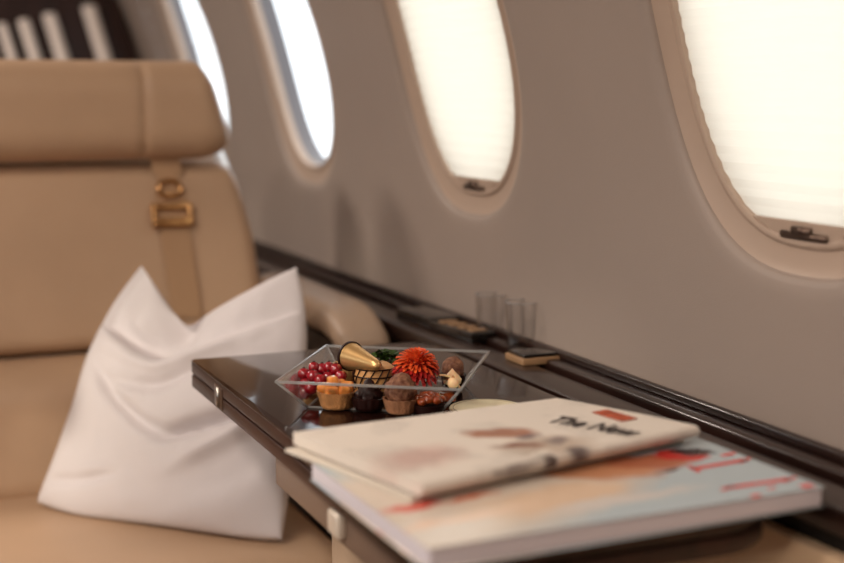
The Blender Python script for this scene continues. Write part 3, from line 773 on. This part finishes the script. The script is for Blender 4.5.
# 6 cone lying on the pastries behind (rim towards the left)
t = thing('chocolate_cone', 'gold coloured chocolate cone lying on its side above the berries', 'pastry')
ap = at(379, 366, TZ + .040); rm = at(350, 356, TZ + .042)
axis = (ap - rm); Lc = axis.length; axis.normalize(); rotq = Vector((0, 0, 1)).rotation_difference(axis)
t.location = rm; t.rotation_mode = 'QUATERNION'; t.rotation_quaternion = rotq
bm = lathe([(.0143, 0), (.0141, .0006)] + [(.0141*(1-k/12) + .0042*(k/12), .0006 + Lc*k/12*1.02) for k in range(1, 12)] + [(0, Lc*1.05)], 40)
for v in bm.verts: v.co.x *= 1
fin('cone_wrap', bm, gold, t)
fin('cone_rim', lathe([(.0130, -.0012), (.0149, -.0008), (.0151, .0022), (.0138, .0024)], 40), choc, t)
fin('cone_filling', lathe([(.0138, .0005), (.008, .003), (0, .004)], 32), choc, t)
fin('cone_stripe', xf(lathe([(.0129, .002)] + [(.0126*(1-k/12)**.9 + .0022*(k/12), .0006 + Lc*k/12) for k in range(1, 9)], 40), Matrix.Identity(4)), gold, t) if False else None
# support for the cone: golden biscuit behind
t = thing('round_biscuit', 'pale golden biscuit ball partly hidden behind the berries and cone', 'pastry', P(341, 388))
fin('biscuit_body', xf(blob(.0150, .95, .06, 2, 3, 9), Matrix.Translation((0, 0, .0145))), mat('pale_biscuit', 'b98f58', .6, noise_amt=.2), t)
fin('biscuit_cup', lathe([(0, 0), (.012, 0), (.0165, .009), (.0155, .009), (0, .002)], 40), pastry2, t)
t = thing('walnut_praline', 'brown praline tucked under the tip of the gold cone', 'pastry', P(366, 388))
fin('praline_body', xf(blob(.0150, 1.05, .12, 3, 3, 12), Matrix.Translation((0, 0, .0158))), truf, t)
fin('praline_cup', lathe([(0, 0), (.011, 0), (.0150, .008), (.014, .008), (0, .002)], 40), pastry2, t)
# 7 berries
bl_ = [(304, 374, .026, .0066), (313, 376, .0255, .0066), (311, 388, .0135, .0070), (322, 369, .030, .0066), (320, 380, .022, .0066), (328, 377, .0235, .0062), (336, 369, .031, .0064), (341, 376, .0255, .0060), (329, 367, .0325, .0060), (306, 383, .0175, .0064), (314, 367, .0325, .0058)]
names = ['leftmost red berry of the top row on the pile', 'red berry just right of the leftmost one in the pile', 'lowest red berry at the bottom of the pile near the dish floor', 'upper red berry at the centre top of the pile',
 'red berry in the middle of the pile above the tartlet rim', 'red berry beside the glazed orange fruit in the pile', 'red berry directly below the mouth of the gold cone', 'rightmost red berry of the pile touching the orange fruit', 'topmost red berry in front of the pale biscuit ball',
 'red berry low on the left side just above the lowest berry', 'small red berry at the back left of the pile']
for i, (px, py, h, r) in enumerate(bl_):
    q = at(px, py, TZ + h); bb = blob(r, .95, .06, 3, 3, i)
    o = fin('red_berry', bb, berry, None, loc=q)
    tag(o, names[i], 'berry', 'red berries piled at the left of the dish')
    fin('berry_calyx', xf(lathe([(0, .0012), (.0012, .0008), (.0016, 0), (0, -.0004)], 8), Matrix.Translation((0, 0, r*.93)) ), choc, o)
# plain tartlet case holding the berries
t = thing('berry_tartlet', 'small pastry case underneath the pile of red berries', 'pastry', P(319, 392))
cup(.0165, .013, pastry, t); fin('berry_jelly', lathe([(.0150, .0125), (.011, .0155), (0, .0165)], 32), berry, t)
# 8 flower
fc = at(416, 367, TZ + .038)
t = thing('orange_chrysanthemum', 'frilly orange red chrysanthemum bloom rising from the middle of the dish', 'flower', fc, (math.radians(6), math.radians(4), -YAW))
def petal_bm(Lp, w, cup_, tiltp, az, r0, z0):
    bm = bmesh.new(); n = 6; rows = []
    for i in range(n+1):
        s = i/n; ww = w * (math.sin(PI*min(1, (.12+.80*s))) ** .55) ; ph = tiltp - cup_*s
        rr = r0 + Lp*s*math.cos(tiltp - cup_*s*.5); zz = z0 + Lp*s*math.sin(tiltp - cup_*s*.5)
        rows.append([bm.verts.new((rr - .35*ww*abs(k)*math.sin(ph) , k*ww, zz + .45*ww*abs(k))) for k in (-1, 0, 1)])
    for a, b in zip(rows, rows[1:]):
        for k in range(2): bm.faces.new((a[k], a[k+1], b[k+1], b[k]))
    bm.transform(Matrix.Rotation(az, 4, 'Z')); return bm
up_b, dn_b = [], []
K = 230
for i in range(K):
    f = (i + .5)/K; az = i*2.39996; phi = math.acos(1 - f*1.52)     # 0 top .. beyond equator
    el = PI/2 - phi; Lp = .0100 + .0068*f; j = random.uniform(-.12, .12)
    bm = petal_bm(Lp, .0016 + .0008*f, .75 + .5*random.random(), el + .28 + j, az + j, .0095*math.cos(el), .0095*math.sin(el))
    (up_b if f < .58 else dn_b).append(bm)
fin('inner_petals', join(up_b), petal, t, sharp=80); fin('outer_petals', join(dn_b), petal_d, t, sharp=80)
fin('flower_heart', blob(.0100, 1, .08, 3, 3), petal_d, t)
fin('flower_stem', tube([(0, 0, -.006), (0, .001, -.020), (.0, .004, -.0335)], .0016, 8), leafm, t)
# 9 parsley sprig
q = at(384, 358, TZ + .034)
t = thing('herb_sprig', 'curly green herb sprig between the gold cone and the orange flower', 'herb', q)
lf = []
for i in range(46):
    a = random.uniform(0, 2*PI); rr = random.uniform(0, .015); z = random.uniform(-.004, .008) - rr*.25
    bm = bmesh.new(); n = 7; c0 = bm.verts.new((0, 0, 0)); ring = [bm.verts.new(((.0035+.0014*(k % 2))*math.cos(2*PI*k/n), (.0035+.0014*(k % 2))*math.sin(2*PI*k/n), random.uniform(-.0014, .0016))) for k in range(n)]
    for k in range(n): bm.faces.new((c0, ring[k], ring[(k+1) % n]))
    bm.transform(Matrix.Translation((rr*math.cos(a)*1.2, rr*math.sin(a), z)) @ Matrix.Rotation(random.uniform(-1, 1), 4, 'X') @ Matrix.Rotation(random.uniform(0, 6), 4, 'Z')); lf.append(bm)
fin('herb_leaves', join(lf), leafm, t, smooth=False)
fin('herb_stem', tube([(0, 0, .002), (.003, 0, -.012), (.002, .004, -.0285)], .0011, 6), leafm, t)
# 10 half shell chocolate with cream, right
t = thing('chocolate_shell', 'open dark chocolate shell with vanilla cream at the right of the dish', 'pastry', P(441, 400), (0, 0, -YAW))
bm = bmesh.new(); rows = []
for i in range(13):
    a = PI * i/12; row = []
    for j in range(9):
        b_ = -.2 + 1.0*j/8; r = .0185*math.cos(b_*.9)
        row.append(bm.verts.new((-r*math.cos(a)*1.0, (j-4)*.0036, .010 + r*math.sin(a)*.95)))
    rows.append(row)
for a, b in zip(rows, rows[1:]):
    for j in range(8): bm.faces.new((a[j], a[j+1], b[j+1], b[j]))
bmesh.ops.solidify(bm, geom=bm.faces[:], thickness=.0012)
fin('shell_arch', bm, choc, t, sharp=60)
fin('gold_dusting', xf(tube([(-.0186*math.cos(a), -.0146, .0103 + .0180*math.sin(a)) for a in [PI*.12 + PI*.80*k/20 for k in range(21)]], .0011, 8), Matrix.Identity(4)), cream, t)
fin('shell_base', box(-.015, .015, -.013, .013, 0, .009, .004), carm, t)
fin('cream_dollop', xf(lathe([(0, 0), (.0085, .001), (.0095, .005), (.0065, .009), (.0025, .013), (0, .016)], 32), Matrix.Translation((.011, .0, .016))), cream, t)
# 11 truffle
t = thing('cocoa_truffle', 'round brown truffle at the far right behind the cream filled shell', 'pastry', P(453, 390))
fin('truffle_body', xf(blob(.0115, 1.05, .12, 3, 4, 5), Matrix.Translation((0, 0, .0225))), truf, t)
fin('paper_case', lathe([(0, 0), (.010, 0), (.0135, .017), (.0128, .017), (.0, .010)], 40), choc, t)
t = thing('hazelnut', 'pale peeled hazelnut in front of the round brown truffle', 'nut', tuple(at(453, 383, TZ + .024)))
fin('nut_body', blob(.0055, 1.1, .05, 2, 3, 2), cream, t); fin('nut_tip', xf(lathe([(.002, 0), (0, .0025)], 12), Matrix.Translation((0, 0, .0055))), pastry, t)
# coaster right of the dish
q = at(487, 404, TZ + .002)
t = thing('paper_coaster', 'pale cream round coaster on the table between dish and newspaper', 'coaster', (q.x - .006, q.y - .012, TZ))
fin('coaster_disc', lathe([(0, 0), (.036, 0), (.0365, .0008), (.036, .0018), (0, .0018)], 48), mat('coaster_cream', 'e2d8b8', .5), t)
fin('coaster_ring', lathe([(.0320, .0018), (.0325, .0022), (.0330, .0018)], 48), mat('coaster_line', 'a89c80', .5), t)

# ------------------------------------------------------------------ small things on the ledge beyond the table
LZ = TZ - .004
def tumbler(px, py, r, h, label):
    q = at(px, py, LZ); t = thing('glass_tumbler', label, 'glass', (q.x, q.y, LZ), group=None)
    fin('glass_wall', lathe([(r*.86, 0), (r, h), (r-.0012, h), (r*.86-.0014, .006), (0, .006)], 40), M['glass'], t, sharp=50)
    fin('glass_base', lathe([(0, 0.0), (r*.86, 0), (r*.87, .006), (0, .006)], 40), M['glass'], t, sharp=50)
    fin('glass_lip', tube([(r*math.cos(a)*.994, r*math.sin(a)*.994, h) for a in [2*PI*k/40 for k in range(40)]], .0007, 6, True), M['acrylic_edge'], t)
tumbler(521, 349, .020, .058, 'clear glass tumbler on the ledge nearest the tan block')
tumbler(490, 338, .019, .056, 'clear glass tumbler on the ledge behind the nearer glass')
def lbox(name, label, cat, px, py, sx, sy, h, m, rz=0, extra=None):
    q = at(px, py, LZ); t = thing(name, label, cat, (q.x, q.y, LZ), (0, 0, rz))
    fin('body', box(-sx/2, sx/2, -sy/2, sy/2, 0, h, .0015), m, t)
    if extra: extra(t, sx, sy, h)
    return t
tanm = mat('tan_plastic', 'a3805e', .4); blk = mat('black_gloss', '17120f', .2, coat=.5)
lbox('storage_box', 'small tan block with dark top lying on the ledge beside the tumbler', 'box', 533, 361, .050, .045, .008, tanm, 0, lambda t, a, b, h: fin('dark_lid', box(-a/2+.003, a/2-.003, -b/2+.003, b/2-.003, h, h+.004, .001), blk, t))
lbox('remote_handset', 'black handset with amber keys lying on the ledge far behind the dish', 'remote', 461, 335, .035, .11, .012, blk, .1, lambda t, a, b, h: [fin('key', box(-.012, .012, y, y+.012, h, h+.002, .0006), tanm, t) for y in (-.045, -.022, .002, .025)])
lbox('black_case', 'flat black case on the ledge behind the handset', 'case', 428, 322, .045, .10, .014, blk, .1, lambda t, a, b, h: fin('clasp', box(-.006, .006, -b/2-.002, -b/2+.002, .004, .010, .0005), M['steel'], t))

# ------------------------------------------------------------------ camera
cam = bpy.data.cameras.new('camera'); co = bpy.data.objects.new('camera', cam); C.objects.link(co)
co.location = EYE; co.rotation_euler = (PI/2 - PITCH, 0, -YAW)
cam.sensor_width = 36; cam.lens = FPX * 36 / 844; cam.clip_start = .02
cam.dof.use_dof = True; cam.dof.focus_distance = 1.31; cam.dof.aperture_fstop = 2.6
bpy.context.scene.camera = co

# ------------------------------------------------------------------ light
sc = bpy.context.scene
w = bpy.data.worlds.new('daylight'); sc.world = w; w.use_nodes = True
bg = w.node_tree.nodes['Background']; bg.inputs[0].default_value = (.93, .97, 1, 1); bg.inputs[1].default_value = 3.6
def area(name, loc, rot, sx, sy, power, col, portal=False):
    l = bpy.data.lights.new(name, 'AREA'); l.shape = 'RECTANGLE'; l.size = sx; l.size_y = sy; l.energy = power; l.color = col
    if portal: l.cycles.is_portal = True
    o = bpy.data.objects.new(name, l); C.objects.link(o); o.location = loc; o.rotation_euler = rot; return o
for side, cs in ((-1, LEFT_Y), (1, WIN_Y[2:])):
    for cy in cs:
        x, z = prof(S0, .10, side)
        area('window_portal', (x, cy, z), (0, side*(PI/2 + S0/R_), 0), .42, .30, 1, (1, 1, 1), True)
sun = bpy.data.lights.new('sun', 'SUN'); sun.energy = 1.7; sun.angle = .12; sun.color = (1, .86, .68)
so = bpy.data.objects.new('sun', sun); C.objects.link(so)
so.rotation_euler = Vector((.90, .42, -.245)).to_track_quat('-Z', 'Y').to_euler()
# added warm fill lamps overhead, out of view, brightening seat and wall
lampm = mat('lamp_lens', 'fff0dc', .4, emis='ffd9a8', es=2)
def fill_downlight(x, y, power):
    t = thing('fill_lamp', 'added round fill lamp out of view on the cabin ceiling', 'lamp', (x, y, zt - .012), group='added fill lamps out of view along the cabin ceiling')
    fin('lamp_ring', lathe([(.130, 0), (.142, .002), (.145, .007), (.128, .007)], 48), M['steel'], t)
    fin('lens', lathe([(0, .003), (.127, .003), (.127, .006)], 48), lampm, t)
    o = area('fill_light', (x, y, zt - .02), (0, 0, 0), .24, .24, power, (1, .87, .76)); o.parent = None
for x, y, e in ((-.55, 1.10, 9), (-.55, .35, 9), (-.55, -.40, 9), (-.45, 2.6, 16)): fill_downlight(x, y, e)

sc.view_settings.view_transform = 'Standard'; sc.view_settings.look = 'None'
sc.view_settings.exposure = .06; sc.view_settings.gamma = 1; sc.view_settings.use_curve_mapping = False
